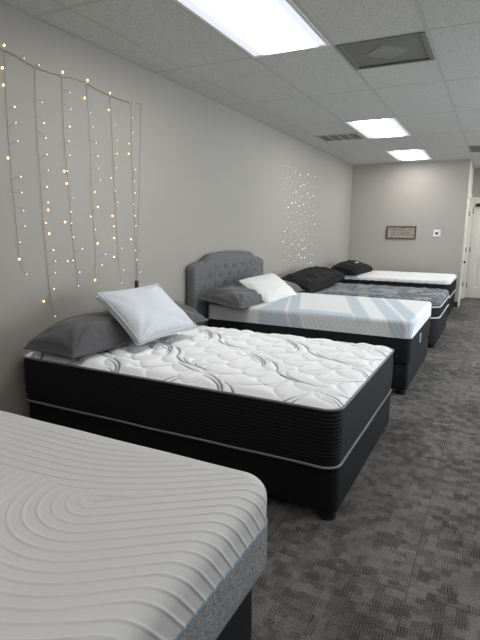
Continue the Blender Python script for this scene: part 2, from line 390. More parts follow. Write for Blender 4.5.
for y in rows[1:-1]: t.box(0, X1, y-.012, y+.012, H-.0012, H+.0028)
t.box(0, .022, Y0, YF, H-.003, H+.003); t.box(0, XR, YF-.022, YF, H-.003, H+.003)
structure(t.build('trim_1', MT['grid']))
structure(MB().box(-.1, X1+.1, Y0-.1, YE+.1, H+.16, H+.2).build('ceiling_deck', MT['vent_dark']))

# ceiling fixtures
LL = ['lit ceiling light panel in the corridor beyond the far wall corner',
      'nearest and largest lit ceiling light panel, above the quilted swirl mattress',
      'lit ceiling light panel over the fourth bed, beside the slotted grille',
      'smallest lit ceiling light panel, farthest along, close to the far wall',
      'lit ceiling light panel behind the camera in the left row',
      'lit ceiling light panel in the right row, beside the camera', 'lit ceiling light panel in the right row, across from the second bed',
      'lit ceiling light panel in the right row, closest to the corridor', 'lit ceiling light panel in the right row, farthest behind the camera']
for k, (x0, x1, y0, y1) in enumerate(LC):
    r = empty('ceiling_light', ((x0+x1)/2, (y0+y1)/2, H)); tag(r, LL[k], 'ceiling light', 'fluorescent ceiling lights')
    hx, hy = (x1-x0)/2-.012, (y1-y0)/2-.012; fr = MB(); fw_ = .022
    fr.box(-hx, hx, -hy, -hy+fw_, -.008, .05); fr.box(-hx, hx, hy-fw_, hy, -.008, .05)
    fr.box(-hx, -hx+fw_, -hy+fw_, hy-fw_, -.008, .05); fr.box(hx-fw_, hx, -hy+fw_, hy-fw_, -.008, .05)
    fr.build('frame', MT['white_paint'], r)
    MB().box(-hx+fw_, hx-fw_, -hy+fw_, hy-fw_, -.002, .004).build('lens', MT['lens'], r)
    MB().box(-hx, hx, -hy, hy, .05, .10).build('housing', MT['white_paint'], r)

x0, x1, y0, y1 = VENT1
r = empty('ceiling_vent', ((x0+x1)/2, (y0+y1)/2, H)); tag(r, 'square grey ceiling air diffuser with a raised diamond plate in its middle', 'vent')
hx = T/2-.012
m = MB(); m.box(-hx, hx, -hx, -hx+.03, -.006, .03); m.box(-hx, hx, hx-.03, hx, -.006, .03); m.box(-hx, -hx+.03, -hx+.03, hx-.03, -.006, .03); m.box(hx-.03, hx, -hx+.03, hx-.03, -.006, .03)
m.build('frame', MT['vent_grey'], r)
MB().box(-hx+.03, hx-.03, -hx+.03, hx-.03, .004, .012).build('face_panel', MT['vent_grey'], r)
d = .16; m = MB()
V = [(-d, 0, .004), (0, -d, .004), (d, 0, .004), (0, d, .004)]; 
V += [(p[0]*.98, p[1]*.98, .0005) for p in V[:4]]
V += [(p[0]*.86, p[1]*.86, -.0015) for p in V[:4]]
m.add(V, [(0, 1, 5, 4), (1, 2, 6, 5), (2, 3, 7, 6), (3, 0, 4, 7), (4, 5, 9, 8), (5, 6, 10, 9), (6, 7, 11, 10), (7, 4, 8, 11), (8, 9, 10, 11)])
m.build('diamond_plate', plain('light_grey_vent_plate', srgb(138, 138, 131), .5), r)

VL = plain('pale_grille_metal', srgb(152, 151, 146), .5)
x0, x1, y0, y1 = VENT2
r = empty('return_grille', ((x0+x1)/2, (y0+y1)/2, H)); tag(r, 'slotted return air grille in the ceiling beside the second light panel', 'vent')
hx, hy = (x1-x0)/2, (y1-y0)/2
m = MB(); m.box(-hx, hx, -hy, -hy+.03, -.01, .0); m.box(-hx, hx, hy-.03, hy, -.01, .0); m.box(-hx, -hx+.03, -hy+.03, hy-.03, -.01, .0); m.box(hx-.03, hx, -hy+.03, hy-.03, -.01, .0)
m.build('frame', MT['grid'], r)
MB().box(-hx+.03, hx-.03, -hy+.03, hy-.03, -.004, -.0032).build('backing', VL, r)
for k in range(3):
    m = MB(); a = -hx+.03+(2*hx-.06)*(k+1)/4; m.box(a-.01, a+.01, -hy+.03, hy-.03, -.010, -.004); m.build('mullion', MT['grid'], r)
m = MB()
for k in range(9):
    y = -hy+.05+k*(2*hy-.1)/8; m.add([(-hx+.03, y-.009, -.004), (hx-.03, y-.009, -.004), (hx-.03, y+.009, -.0095), (-hx+.03, y+.009, -.0095)], [(0, 1, 2, 3)])
m.build('louvre', MT['vent_grey'], r)

x0, x1, y0, y1 = VENT3
r = empty('wall_side_vent', ((x0+x1)/2, (y0+y1)/2, H)); r.name = 'ceiling_vent'
tag(r, 'dark ceiling vent near the corridor, cut off at the right edge', 'vent')
hx, hy = (x1-x0)/2, (y1-y0)/2
m = MB(); m.box(-hx, hx, -hy, -hy+.025, -.006, .03); m.box(-hx, hx, hy-.025, hy, -.006, .03); m.box(-hx, -hx+.025, -hy+.025, hy-.025, -.006, .03); m.box(hx-.025, hx, -hy+.025, hy-.025, -.006, .03)
m.build('frame', MT['vent_grey'], r)
m = MB().box(-hx+.025, hx-.025, -hy+.025, hy-.025, .01, .014)
for k in range(14):
    y = -hy+.04+k*(2*hy-.08)/13; m.add([(-hx+.025, y-.012, .008), (hx-.025, y-.012, .008), (hx-.025, y+.012, -.003), (-hx+.025, y+.012, -.003)], [(0, 1, 2, 3)])
m.build('louvre', MT['vent_grey'], r)

# doors
def panel_door(name, w_, h_):
    """white two-panel door leaf, front face at y = 0 looking towards -y, hinged side at x = 0"""
    m = MB(); st = .115; mid = 1.02
    rails = [(0, w_, 0, .22), (0, w_, mid-.08, mid+.08), (0, w_, h_-.13, h_)]
    for a, b, c, d in rails: m.box(a, b, 0, .04, c, d)
    m.box(0, st, .0005, .0395, .22, h_-.13); m.box(w_-st, w_, .0005, .0395, .22, h_-.13)
    for c, d in ((.22, mid-.08), (mid+.08, h_-.13)):
        x0, x1 = st, w_-st
        L = [(x0, c, .0), (x0+.012, c+.012, .012), (x0+.05, c+.05, .012), (x0+.075, c+.075, .003)]
        V = []
        for o in L:
            i = o[0]-x0; V += [(x0+i, o[2], c+i), (x1-i, o[2], c+i), (x1-i, o[2], d-i), (x0+i, o[2], d-i)]
        F = [(r_*4+k, r_*4+(k+1) % 4, r_*4+4+(k+1) % 4, r_*4+4+k) for r_ in range(3) for k in range(4)] + [(12, 13, 14, 15)]
        m.add(V, F)
        m.box(x0, x1, .02, .038, c, d)
    return m.build(name, MT['white_paint'])
def knob(parent, x, z, y=-.0, side=-1):
    m = MB(); m.cyl((x, y-.008, z), .03, .008, axis='y'); m.cyl((x, y-.045, z), .009, .04, axis='y'); m.ball((x, y-.055, z), .027, 12, 8, (1, .7, 1))
    return m.build('door_handle', MT['dark_metal'], parent, smooth=True)
# the door that closes the corridor
d1 = structure(panel_door('door_1', .91, 2.0)); d1.location = (2.145, YE-.045, .008)
knob(d1, .84, .95)
m = MB().box(.03, .30, -.075, -.001, 1.86, 1.93, .01).build('door_closer', MT['dark_metal'], d1)
MB().tube([(.26, -.05, 1.935), (.55, -.17, 1.95), (.66, -.02, 1.96)], .009, 6).build('closer_arm', MT['dark_metal'], d1)
for z in (.26, 1.0, 1.78):
    MB().cyl((-.008, -.012, z-.05), .008, .1, 8).build('hinge', MT['dark_metal'], d1)
m = MB(); m.box(XR, 2.14, YE-.06, YE, 0, 2.06); m.box(3.06, 3.12, YE-.06, YE, 0, 2.06); m.box(2.14, 3.06, YE-.06, YE, 2.012, 2.06)
structure(m.build('trim_2', MT['white_paint']))
# the door in the corridor's left wall
d2 = structure(panel_door('door_2', CD1-CD0-.08, 2.0)); d2.location = (XR-.02, CD0+.04, .008); d2.rotation_euler = (0, 0, PI/2)
m = MB()
knob(d2, .10, .80)
for z in (.30, 1.0, 1.72): MB().cyl((CD1-CD0-.075, -.012, z-.05), .009, .1, 8).build('hinge', MT['dark_metal'], d2)
MB().box(.03, .06, -.004, 0, 1.36, 1.52).build('latch_plate', MT['dark_metal'], d2)
m = MB(); m.box(XR-.06, XR+.018, CD0-.07, CD0+.035, 0, 2.12); m.box(XR-.06, XR+.018, CD1-.035, CD1+.07, 0, 2.12); m.box(XR-.06, XR+.018, CD0+.035, CD1-.035, 2.012, 2.12)
structure(m.build('trim_3', MT['white_paint']))
structure(MB().box(XR-.002, XR+.02, YF-.008, CD0-.07, 0, .1).build('baseboard_corridor', MT['white_paint']))

# picture and thermostat on the far wall
r = empty('wall_sign', (.99, YF, 1.22)); tag(r, 'small framed wooden plaque with faded lettering hanging on the far wall', 'wall sign')
w2, h2 = .27, .24
m = MB(); f_ = .022
m.box(-w2, w2, -.03, -.001, 0, f_, .004); m.box(-w2, w2, -.03, -.001, h2-f_, h2, .004); m.box(-w2, -w2+f_, -.03, -.001, f_, h2-f_); m.box(w2-f_, w2, -.03, -.001, f_, h2-f_)
m.build('frame', plain('dark_picture_frame', srgb(70, 58, 52), .5), r)
a = N('weathered_plaque'); a.b.inputs['Roughness'].default_value = .8
mp = a.n('Mapping'); mp.inputs['Scale'].default_value = (3, 1, 14); a.l(a.tc.outputs['Object'], mp.inputs[0])
no = a.n('TexNoise', i_Scale=5., i_Detail=5.); a.l(mp.outputs[0], no.inputs['Vector'])
a.l(a.ramp(no.outputs[0], [(.3, srgb(112, 100, 92)), (.5, srgb(150, 140, 130)), (.7, srgb(172, 164, 154))]), a.b.inputs['Base Color'])
MB().box(-w2+f_, w2-f_, -.014, -.004, f_, h2-f_).build('plaque', a.m, r)
m = MB(); rr = random.Random(5)          # worn, unreadable strokes of the lettering
for row, z in enumerate((.155, .115, .075)):
    x = -.2+.02*row
    while x < .19:
        k = rr.uniform(.008, .02); zz = z+rr.uniform(-.002, .002)
        m.box(x, x+k, -.0155, -.0142, zz, zz+rr.uniform(.010, .024)); x += k+rr.uniform(.006, .016)
m.build('lettering', plain('faded_lettering', srgb(104, 92, 84), .8), r)
r = empty('thermostat', (1.625, YF, 1.335)); tag(r, 'small white square thermostat with a round dark dial on the far wall', 'thermostat')
MB().box(-.065, .065, -.022, -.001, -.065, .065, .008).build('backplate', MT['white_plastic'], r)
MB().cyl((0, -.03, 0), .024, .010, 24, axis='y').build('dial', MT['black_plastic'], r)
# ================================================================== beds
def rrect(hx, hy, rc, n=10):
    """rounded rectangle outline, centred"""
    P = []
    for cx, cy, a0 in ((hx-rc, hy-rc, 0), (-hx+rc, hy-rc, PI/2), (-hx+rc, -hy+rc, PI), (hx-rc, -hy+rc, 1.5*PI)):
        for k in range(n+1):
            a = a0 + PI/2*k/n; P.append((cx+rc*math.cos(a), cy+rc*math.sin(a)))
    return P
def loft(name, hx, hy, rc, prof, mat, parent, n=10, capb=True, capt=False, smooth=True):
    """prof: list of (outset, z) from the bottom up"""
    V = []; F = []; L = None
    for o, z in prof:
        P = rrect(hx+o, hy+o, max(rc+o, .003), n); L = len(P); V += [(x, y, z) for x, y in P]
    for r in range(len(prof)-1):
        for k in range(L):
            j = (k+1) % L; F.append((r*L+k, r*L+j, r*L+L+j, r*L+L+k))
    if capb: F.append(tuple(range(L-1, -1, -1)))
    if capt: F.append(tuple((len(prof)-1)*L+k for k in range(L)))
    m = MB(); m.add(V, F); return m.build(name, mat, parent, smooth)
def cord(name, hx, hy, rc, z, r, mat, parent, n=10, sag=0):
    P = rrect(hx, hy, rc, n); P = P+[P[0]]
    out = []
    for i in range(len(P)-1):
        a, b = P[i], P[i+1]; d = math.hypot(b[0]-a[0], b[1]-a[1]); k = max(1, int(d/.08))
        for q in range(k): out.append((a[0]+(b[0]-a[0])*q/k, a[1]+(b[1]-a[1])*q/k))
    pts = [(x, y, z + (sag*math.sin(x*9+y*7)*math.cos(x*3-y*5))) for x, y in out]; pts.append(pts[0])
    m = MB(); m.tube(pts, r, 6, caps=False); return m.build(name, mat, parent, True)

def drape(name, hx, hy, ztop, core_r, fil, drop, mat, parent, xs, ys, hfun, cfun, crown=.0):
    """a cover that lies flat and bends over a rounded edge down the sides.
       unwrapped (p,q) -> position; hfun(p,q) relief along the normal, cfun -> colour"""
    P, Q = np.meshgrid(xs, ys, indexing='ij')
    fx, fy = hx-fil, hy-fil                       # flat core
    ix, iy = fx-core_r, fy-core_r
    cx, cy = np.clip(P, -ix, ix), np.clip(Q, -iy, iy)
    vx, vy = P-cx, Q-cy
    # square corner of the unwrapped sheet -> round
    Lr = core_r + fil*PI/2 + drop
    ax, ay = np.abs(vx)/Lr, np.abs(vy)/Lr
    both = (ax > 0) & (ay > 0)
    nx = np.where(both, ax*np.sqrt(np.maximum(0, 1-ay**2/2)), ax); ny = np.where(both, ay*np.sqrt(np.maximum(0, 1-ax**2/2)), ay)
    vx, vy = np.sign(vx)*nx*Lr, np.sign(vy)*ny*Lr
    l = np.hypot(vx, vy); s = l-core_r; ex = np.where(l > 1e-9, vx/np.maximum(l, 1e-9), 0); ey = np.where(l > 1e-9, vy/np.maximum(l, 1e-9), 0)
    th = np.clip(s/fil, 0, PI/2); g = np.where(s > 0, fil*np.sin(th), s); dz = np.where(s > 0, fil*(1-np.cos(th)), 0)
    dz = dz + np.maximum(0, s-fil*PI/2)
    up_, uq_ = cx+vx, cy+vy
    h = hfun(up_, uq_)
    R_ = core_r+g
    X = cx+ex*(R_ + h*np.sin(th)); Y = cy+ey*(R_ + h*np.sin(th)); Z = ztop - dz + h*np.cos(th)
    if crown: Z = Z + crown*(1-np.clip(np.abs(X)/hx, 0, 1)**3)*(1-np.clip(np.abs(Y)/hy, 0, 1)**3)
    return grid_mesh(name, X, Y, Z, mat, parent, cfun(up_, uq_))

def ext(hx, fil, drop, core_r): return hx-fil + fil*PI/2 + drop
WHITE = np.array(srgb(228, 227, 222)[:3])

def foundation(cx, cy, hx, hy, z0, z1, mat, label, piping=None, rc=.03, inset=.0):
    r = empty('bed_base', (cx, cy, 0)); tag(r, label, 'bed base', 'upholstered bed bases')
    loft('frame', hx, hy, rc, [(-.012, z0), (-.003, z0+.006), (0, z0+.02), (.002, (z0+z1)/2), (0, z1-.02), (-.004, z1-.006), (-.014, z1)], mat, r, 6, capt=True)
    if piping: cord('seam', hx, hy, rc, z1-.012, .004, piping, r)
    for sx in (-1, 0, 1):
        for sy in (-1, 1):
            m = MB(); x, y = sx*(hx-.06), sy*(hy-.07)
            m.cyl((x, y, 0), .044, .012, 20, .046); m.cyl((x, y, .012), .042, z0-.010, 20, .045)
            m.build('leg', MT['black_plastic'], r)
    return r

def ribbed(z0, z1, amp, n, steps=6, bulge=.0):
    P = []
    for k in range(n*steps+1):
        t = k/(n*steps); P.append((amp*abs(math.sin(PI*n*t))**.6 + bulge*math.sin(PI*t), z0+(z1-z0)*t))
    return P

# ---------------- bed 1: nearest, white knit cover with raised curved ribs over a grey band
B1 = dict(x1=2.112, y1=1.275, hx=1.015, hy=.765)
cx, cy = B1['x1']-B1['hx'], B1['y1']-B1['hy']
r = empty('mattress', (cx, cy, 0)); tag(r, 'nearest mattress, white knit cover with curved raised ribs above a heather grey band', 'mattress', 'mattresses')
def rib_height(p, q):
    X, Y = p+cx, q+cy
    dx, dy = .80, .60
    best = None; per = .0345
    def fam(Y_):           # parallel ribs that sweep from along the bed to the diagonal
        hh = np.where(X > 1.2, 0, 0) + .78*np.log1p(np.exp((X-1.72)/.10))*.10
        return (Y_ - hh)/np.sqrt(1+(.78/(1+np.exp(-(X-1.72)/.10)))**2)
    def stadium(C0, C1):
        rx, ry = X-C0, Y-C1
        a = rx*dx+ry*dy; b = rx*dy-ry*dx          # b > 0 : towards the near side
        d = np.where(a > 0, np.abs(b), np.hypot(a, b)); return a, b, d
    ph = None
    for k in range(-2, 3):
        C0, C1 = 1.752+.06*k*0, .905-.74*k
        a, b, d = stadium(C0, C1)
        f0 = fam(Y-C1)     # family above this motif
        inside = (d < .405) & ((b > -.004) | ((a < 0) & (Y-C1 < fam(0*Y)*0+.03-.05*np.clip(1.75-X, 0, 1))))
        v = np.where(inside, d, 0)
        ph = np.where(inside, d, ph if ph is not None else np.nan)
    f = fam(Y-.905)
    ph = np.where(np.isnan(ph), f, ph)
    t = ph/per; fr = np.abs((t+.5) % 1 - .5)*per
    hgt = .0034*np.exp(-(fr/.0030)**2)
    fade = 1-.35*smoothstep(1.5, 1.0, X)
    fade = fade*(1-smoothstep(B1['y1']-.085, B1['y1']-.06, Y))
    seam = .002*np.exp(-((Y-(B1['y1']-.062))/.003)**2)*smoothstep(1.9, 2.0, X)
    return hgt*fade + seam + .0004*wobble(X, Y, 18, 3)
def rib_col(p, q):
    c = np.ones(p.shape+(3,))*np.array(srgb(208, 207, 205)[:3])
    return c
fil, drop = .055, .075
Lx, Ly = ext(B1['hx'], fil, drop, .03), ext(B1['hy'], fil, drop, .03)
xs = np.concatenate([np.linspace(-Lx, -.30, 60)[:-1], np.arange(-.30, Lx, .0031), [Lx]])
ys = np.concatenate([np.linspace(-Ly, -.22, 60)[:-1], np.arange(-.22, Ly, .0031), [Ly]])
drape('cover', B1['hx'], B1['hy'], .668, .035, fil, drop, MT['knit'], r, xs, ys, rib_height, rib_col)
cord('piping', B1['hx']-.001, B1['hy']-.001, .088, .538, .0055, MT['blue_piping'], r)
loft('side_band', B1['hx'], B1['hy'], .085, [(-.03, .388), (-.008, .392), (.0, .40), (.002, .42), (.002, .52), (-.001, .538)], MT['heather'], r, 10)
foundation(cx-.02, cy-.01, B1['hx']-.012, B1['hy']-.06, .07, .388, MT['foundation'], 'black cloth bed base under the nearest white mattress')

# ---------------- bed 2: quilted damask top, black ribbed side
x1, x0, y0, y1 = 2.07, .022, 2.095, 3.48
cx, cy, hx, hy = (x0+x1)/2, (y0+y1)/2, (x1-x0)/2, (y1-y0)/2
r = empty('mattress', (cx, cy, 0)); tag(r, 'white quilted mattress with grey stitched swirls, deep black ribbed side, second from the front', 'mattress', 'mattresses')
def seg_dist(X, Y, P):
    d = np.full(X.shape, 9.); s = np.zeros(X.shape)
    n = len(P)-1
    for i in range(n):
        ax, ay = P[i]; bx, by = P[i+1]; ux, uy = bx-ax, by-ay; L2 = ux*ux+uy*uy+1e-12
        lo_x, hi_x = min(ax, bx)-.12, max(ax, bx)+.12; lo_y, hi_y = min(ay, by)-.12, max(ay, by)+.12
        msk = (X > lo_x) & (X < hi_x) & (Y > lo_y) & (Y < hi_y)
        if not msk.any(): continue
        xx, yy = X[msk], Y[msk]; t = np.clip(((xx-ax)*ux+(yy-ay)*uy)/L2, 0, 1)
        dd = np.hypot(xx-ax-t*ux, yy-ay-t*uy); old = d[msk]; sm = s[msk]; c_ = dd < old
        old[c_] = dd[c_]; sm[c_] = ((i+t)/n)[c_]; d[msk] = old; s[msk] = sm
    return d, s
def bez(p0, p1, p2, p3, n=14):
    o = []
    for k in range(n+1):
        t = k/n; a, b, c, d = (1-t)**3, 3*t*(1-t)**2, 3*t*t*(1-t), t**3
        o.append((a*p0[0]+b*p1[0]+c*p2[0]+d*p3[0], a*p0[1]+b*p1[1]+c*p2[1]+d*p3[1]))
    return o
def quilt_lines():
    dark, light = [], []
    u = (.78, -.62); v = (.80, .60)        # the two vine directions on the bed
    rr = random.Random(11)
    for a in range(-4, 6):
        for b in range(-4, 6):
            bx_, by_ = .93+a*.43*u[0]+b*.43*v[0]*.98, 3.05+a*.43*u[1]+b*.43*v[1]*.98
            if not (-.3 < bx_ < 2.5 and 1.6 < by_ < 3.9): continue
            def PT(s, t): return (bx_+s*u[0]+t*v[0], by_+s*u[1]+t*v[1])
            # feather strokes down the first direction: nested crescents
            sg = 1 if (a+b) % 2 else -1
            dark.append((bez(PT(-.02, .0), PT(.10, .055*sg), PT(.22, .035*sg), PT(.33, -.03*sg)), .0042))
            dark.append((bez(PT(.05, -.018*sg), PT(.15, .025*sg), PT(.24, .012*sg), PT(.36, -.06*sg)), .0030))
            if rr.random() < .75: dark.append((bez(PT(.16, .05*sg), PT(.26, .07*sg), PT(.36, .03*sg), PT(.43, .0)), .0036))
            # longer thin strokes along the second direction
            dark.append((bez(PT(.0, .03), PT(.06, .12), PT(.05, .22), PT(-.01, .36)), .0026))
            if rr.random() < .6: dark.append((bez(PT(.05, .10), PT(.085, .17), PT(.07, .25), PT(.02, .33)), .0020))
            if rr.random() < .8: dark.append((bez(PT(.20, -.04*sg), PT(.29, .0), PT(.36, -.02*sg), PT(.42, -.08*sg)), .0034))
            dark.append((bez(PT(.22, .10), PT(.28, .18), PT(.27, .26), PT(.21, .36)), .0028))
            # tonal scallops filling the diamond
    # tonal shell quilting: rows of arcs that bulge towards the foot of the bed
    for row in range(-9, 14):
        ox, oy = .93+row*.165*v[0]+(row % 2)*.09*u[0], 3.05+row*.165*v[1]+(row % 2)*.09*u[1]
        for k in range(-10, 12):
            L_ = rr.uniform(.115, .14); ax, ay = ox+k*.18*u[0], oy+k*.18*u[1]
            if not (-.2 < ax < 2.3 and 1.8 < ay < 3.7): continue
            bl = rr.uniform(.05, .11)
            bx2, by2 = ax+.18*u[0], ay+.18*u[1]
            light.append(bez((ax, ay), (ax-bl*v[0]*.6+.0*u[0], ay-bl*v[1]), (bx2-bl*v[0]*1.1, by2-bl*v[1]*1.1), (bx2, by2), 10))
    return dark, light
def quilt_surface(cx, cy, hx, hy, z, name, parent, rc=.075, step=.0045, base=(242, 243, 244)):
    """crowned, quilted panel inside the top piping"""
    xs = np.arange(-hx, hx+step*.5, 2*hx/round(2*hx/step)); ys = np.arange(-hy, hy+step*.5, 2*hy/round(2*hy/step))
    P, Q = np.meshgrid(xs, ys, indexing='ij')
    ix, iy = hx-rc, hy-rc
    cxp, cyp = np.clip(P, -ix, ix), np.clip(Q, -iy, iy); ax, ay = (P-cxp)/rc, (Q-cyp)/rc
    vx, vy = ax*np.sqrt(np.maximum(0, 1-ay**2/2)), ay*np.sqrt(np.maximum(0, 1-ax**2/2))
    X, Y = cxp+vx*rc, cyp+vy*rc
    edge = np.minimum(np.minimum(hx-np.abs(X), hy-np.abs(Y)), np.where((ax != 0) & (ay != 0), rc-np.hypot(vx, vy)*rc, 9))
    edge = np.maximum(edge, 0)
    dark, light = quilt_lines(); WX, WY = X+cx, Y+cy
    dmin = np.full(X.shape, .12); ink = np.zeros(X.shape)
    for L_, wd in dark:
        d, s = seg_dist(WX, WY, L_); dmin = np.minimum(dmin, d)
        ww = 1.35*wd*(.25+1.1*np.sin(PI*np.clip(s, 0, 1))); ink = np.maximum(ink, 1-smoothstep(ww*.5, ww*1.0+.002, d))
    tone = np.full(X.shape, .12)
    for L_ in light:
        d, s = seg_dist(WX, WY, L_); tone = np.minimum(tone, d)
    dd = np.minimum(dmin, tone)
    puff = .019*(1-np.exp(-dd/.024)) + .0015*wobble(WX, WY, 30, 5)
    Z = z + smoothstep(0, .05, edge)*puff + .022*(1-np.exp(-edge/.05)) 
    basec = np.array(srgb(*base)[:3]); inkc = np.array(srgb(78, 82, 88)[:3])
    tk = 1-smoothstep(.0008, .0042, tone)
    k = np.maximum(ink*.95, tk*.28)[..., None]; col = basec*(1-k)+inkc*k
    return grid_mesh(name, X, Y, Z, MT['quilt'], parent, col)
quilt_surface(cx, cy, hx-.004, hy-.004, .572, 'quilted_top', r)
cord('top_piping', hx, hy, .078, .573, .0065, MT['piping_grey'], r)
loft('ribbed_border', hx-.004, hy-.004, .075, ribbed(.299, .569, .0030, 15, 6, .006), MT['border'], r, 12)
cord('bottom_piping', hx, hy, .078, .295, .0065, MT['piping_grey'], r, sag=.002)
foundation(cx, cy+.01, hx-.002, hy-.020, .05, .289, MT['foundation'], 'black cloth bed base with round feet under the quilted swirl mattress', rc=.05)

# ---------------- bed 3: white cover with pale blue stripes
x1, x0, y0, y1 = 2.073, .12, 4.23, 5.63
cx, cy, hx, hy = (x0+x1)/2, (y0+y1)/2, (x1-x0)/2, (y1-y0)/2
r = empty('mattress', (cx, cy, 0)); tag(r, 'mattress with white and pale blue striped cover in front of the grey headboard', 'mattress', 'mattresses')
def b3_h(p, q): 
    X, Y = p+cx, q+cy
    side = smoothstep(hy-.02, hy+.02, np.abs(q))
    return .0008*np.sin((X+.6*Y)*2*PI/.045)*side + .0006*wobble(X, Y, 22, 8)
def b3_c(p, q):
    X, Y = p+cx, q+cy
    c = np.ones(p.shape+(3,))*np.array(srgb(240, 242, 242)[:3]); blue = np.array(srgb(197, 210, 221)[:3]); pale = np.array(srgb(200, 211, 221)[:3])
    s = X+.34*(Y-4.95)
    def band(a, b): return smoothstep(a-.008, a+.008, s)*(1-smoothstep(b-.008, b+.008, s))
    lat = np.clip(np.abs(s), 0, 9)
    topy = (1-smoothstep(-.72, -.70, -(np.abs(q)))) 
    inr = (Y > 4.30) & (Y < 5.44)
    fr = smoothstep(.592, .608, s+.30*np.clip(4.75-Y, 0, 1))*(1-smoothstep(.832, .848, s)) + band(1.35, 1.48)*smoothstep(4.17, 4.26, Y)
    mid = band(.84, 1.34)*np.where((Y > 4.38) & (Y < 5.54), 0, 1)*np.where((Y > 4.22) & (Y < 5.72), 1, 0)
    k = np.clip(fr+mid, 0, 1)*.9
    k = np.maximum(k, .9*band(1.625, 1.755)); k = np.maximum(k, .9*band(1.79, 1.925))
    k = k*(1-.75*band(.705, .735))
    pin = .5+.5*np.sin((X+.6*Y)*2*PI/.045)
    sidem = smoothstep(hy-.03, hy+.0, np.abs(q))
    k = np.where(sidem > .5, np.clip(k*(.75+.25*pin)+.06*pin, 0, 1), k)
    return c*(1-k[..., None]) + blue*k[..., None]
fil, drop = .03, .115
Lx, Ly = ext(hx, fil, drop, .03), ext(hy, fil, drop, .03)
drape('cover', hx, hy, .640, .03, fil, drop, MT['knit'], r, np.linspace(-Lx, Lx, 330), np.linspace(-Ly, Ly, 250), b3_h, b3_c, crown=.006)
loft('side_band', hx-.004, hy-.004, .045, [(-.02, .272), (-.004, .276), (0, .285), (.003, .39), (0, .485), (-.003, .497)], MT['foundation_grey'], r, 10)
MB().box(hx-.002, hx+.003, -.16, -.09, .36, .44).build('label', MT['label'], r)
MB().box(hx+.0028, hx+.0036, -.155, -.125, .365, .435).build('label', MT['label_blue'], r)
foundation(cx, cy, hx-.01, hy-.01, .05, .269, MT['foundation_grey'], 'charcoal cloth bed base under the pale blue striped mattress')

# ---------------- bed 4: grey marled pillow top with piped edges
x1, x0, y0, y1 = 2.098, .12, 6.20, 7.63
cx, cy, hx, hy = (x0+x1)/2, (y0+y1)/2, (x1-x0)/2, (y1-y0)/2
r = empty('mattress', (cx, cy, 0)); tag(r, 'grey marled pillow-top mattress with pale piping and black side, fourth from the front', 'mattress', 'mattresses')
def b4_h(p, q):
    X, Y = p+cx, q+cy
    return .006*np.sin(X*2*PI/.19+.8*np.sin(Y*9))*np.sin(Y*2*PI/.21+.8*np.sin(X*8)) + .002*wobble(X, Y, 25, 4)
fil, drop = .045, .015
Lx, Ly = ext(hx, fil, drop, .05), ext(hy, fil, drop, .05)
drape('pillow_top', hx-.002, hy-.002, .570, .12, fil, drop, MT['marl'], r, np.linspace(-Lx, Lx, 200), np.linspace(-Ly, Ly, 160), b4_h, lambda p, q: np.ones(p.shape+(3,)), crown=.01)
cord('top_piping', hx+.002, hy+.002, .165, .492, .009, MT['piping_white'], r)
loft('side_band', hx-.004, hy-.004, .16, ribbed(.368, .488, .004, 3, 6, .006), MT['border'], r, 10)
cord('bottom_piping', hx+.001, hy+.001, .16, .363, .009, MT['piping_white'], r)
foundation(cx, cy, hx-.006, hy-.006, .05, .354, MT['foundation_grey'], 'charcoal cloth bed base under the grey marled mattress', rc=.14)

# ---------------- bed 5: farthest, plain white top, black side
x1, x0, y0, y1 = 2.045, .10, 8.30, 9.72
cx, cy, hx, hy = (x0+x1)/2, (y0+y1)/2, (x1-x0)/2, (y1-y0)/2
r = empty('mattress', (cx, cy, 0)); tag(r, 'farthest mattress, plain white top with black side, next to the far wall', 'mattress', 'mattresses')
fil, drop = .04, .02
Lx, Ly = ext(hx, fil, drop, .05), ext(hy, fil, drop, .05)
drape('cover', hx-.002, hy-.002, .628, .06, fil, drop, MT['knit'], r, np.linspace(-Lx, Lx, 160), np.linspace(-Ly, Ly, 120),
      lambda p, q: .0018*np.sin(p*2*PI/.12)*np.sin(q*2*PI/.12)+.001*wobble(p, q, 20, 6), lambda p, q: np.ones(p.shape+(3,))*np.array(srgb(229, 228, 230)[:3]), crown=.008)
loft('side_band', hx-.004, hy-.004, .10, ribbed(.360, .570, .004, 5, 6, .005), MT['border'], r, 10)
cord('bottom_piping', hx+.001, hy+.001, .10, .356, .008, MT['piping_white'], r)
foundation(cx, cy, hx-.006, hy-.006, .05, .348, MT['foundation'], 'black cloth bed base under the farthest white mattress', rc=.06)

# ================================================================== headboard
HB0, HB1 = 4.03, 5.66; cyh = (HB0+HB1)/2; hw = (HB1-HB0)/2
r = empty('headboard', (.025, cyh, 0)); tag(r, 'grey button-tufted headboard with arched top and nailhead edge against the wall', 'headboard')
def hb_top(y):     # y in -hw..hw
    t = np.abs(y)/hw
    z = 1.020 + .060*(1-smoothstep(.54, .78, t)) + .030*(1-np.clip(t/.65, 0, 1)**2)
    z = z + .028*smoothstep(.99, .82, t)
    z = z - .045*np.clip((t-.95)/.05, 0, 1)**2.5
    return z
ny, nz = 170, 110
Yg = np.linspace(-hw, hw, ny); Tg = np.linspace(0, 1, nz); YY, TT = np.meshgrid(Yg, Tg, indexing='ij')
zt = hb_top(YY); ZZ = .22 + TT*(zt-.22)
dist = np.minimum(hw-np.abs(YY), zt-ZZ); roll = .03
TUFT = []
for i in range(7):
    z = .46+.088*i
    n_ = 7 if i % 2 == 0 else 6
    for k in range(n_):
        y = (k-(n_-1)/2)*.205
        if z < float(hb_top(np.array(y)))-.12: TUFT.append((y, z))
dep = np.zeros(YY.shape)
for y, z in TUFT:
    d = np.hypot(YY-y, ZZ-z); dep += .010*np.exp(-(d/.022)**2) + .005*np.exp(-(d/.055)**2)
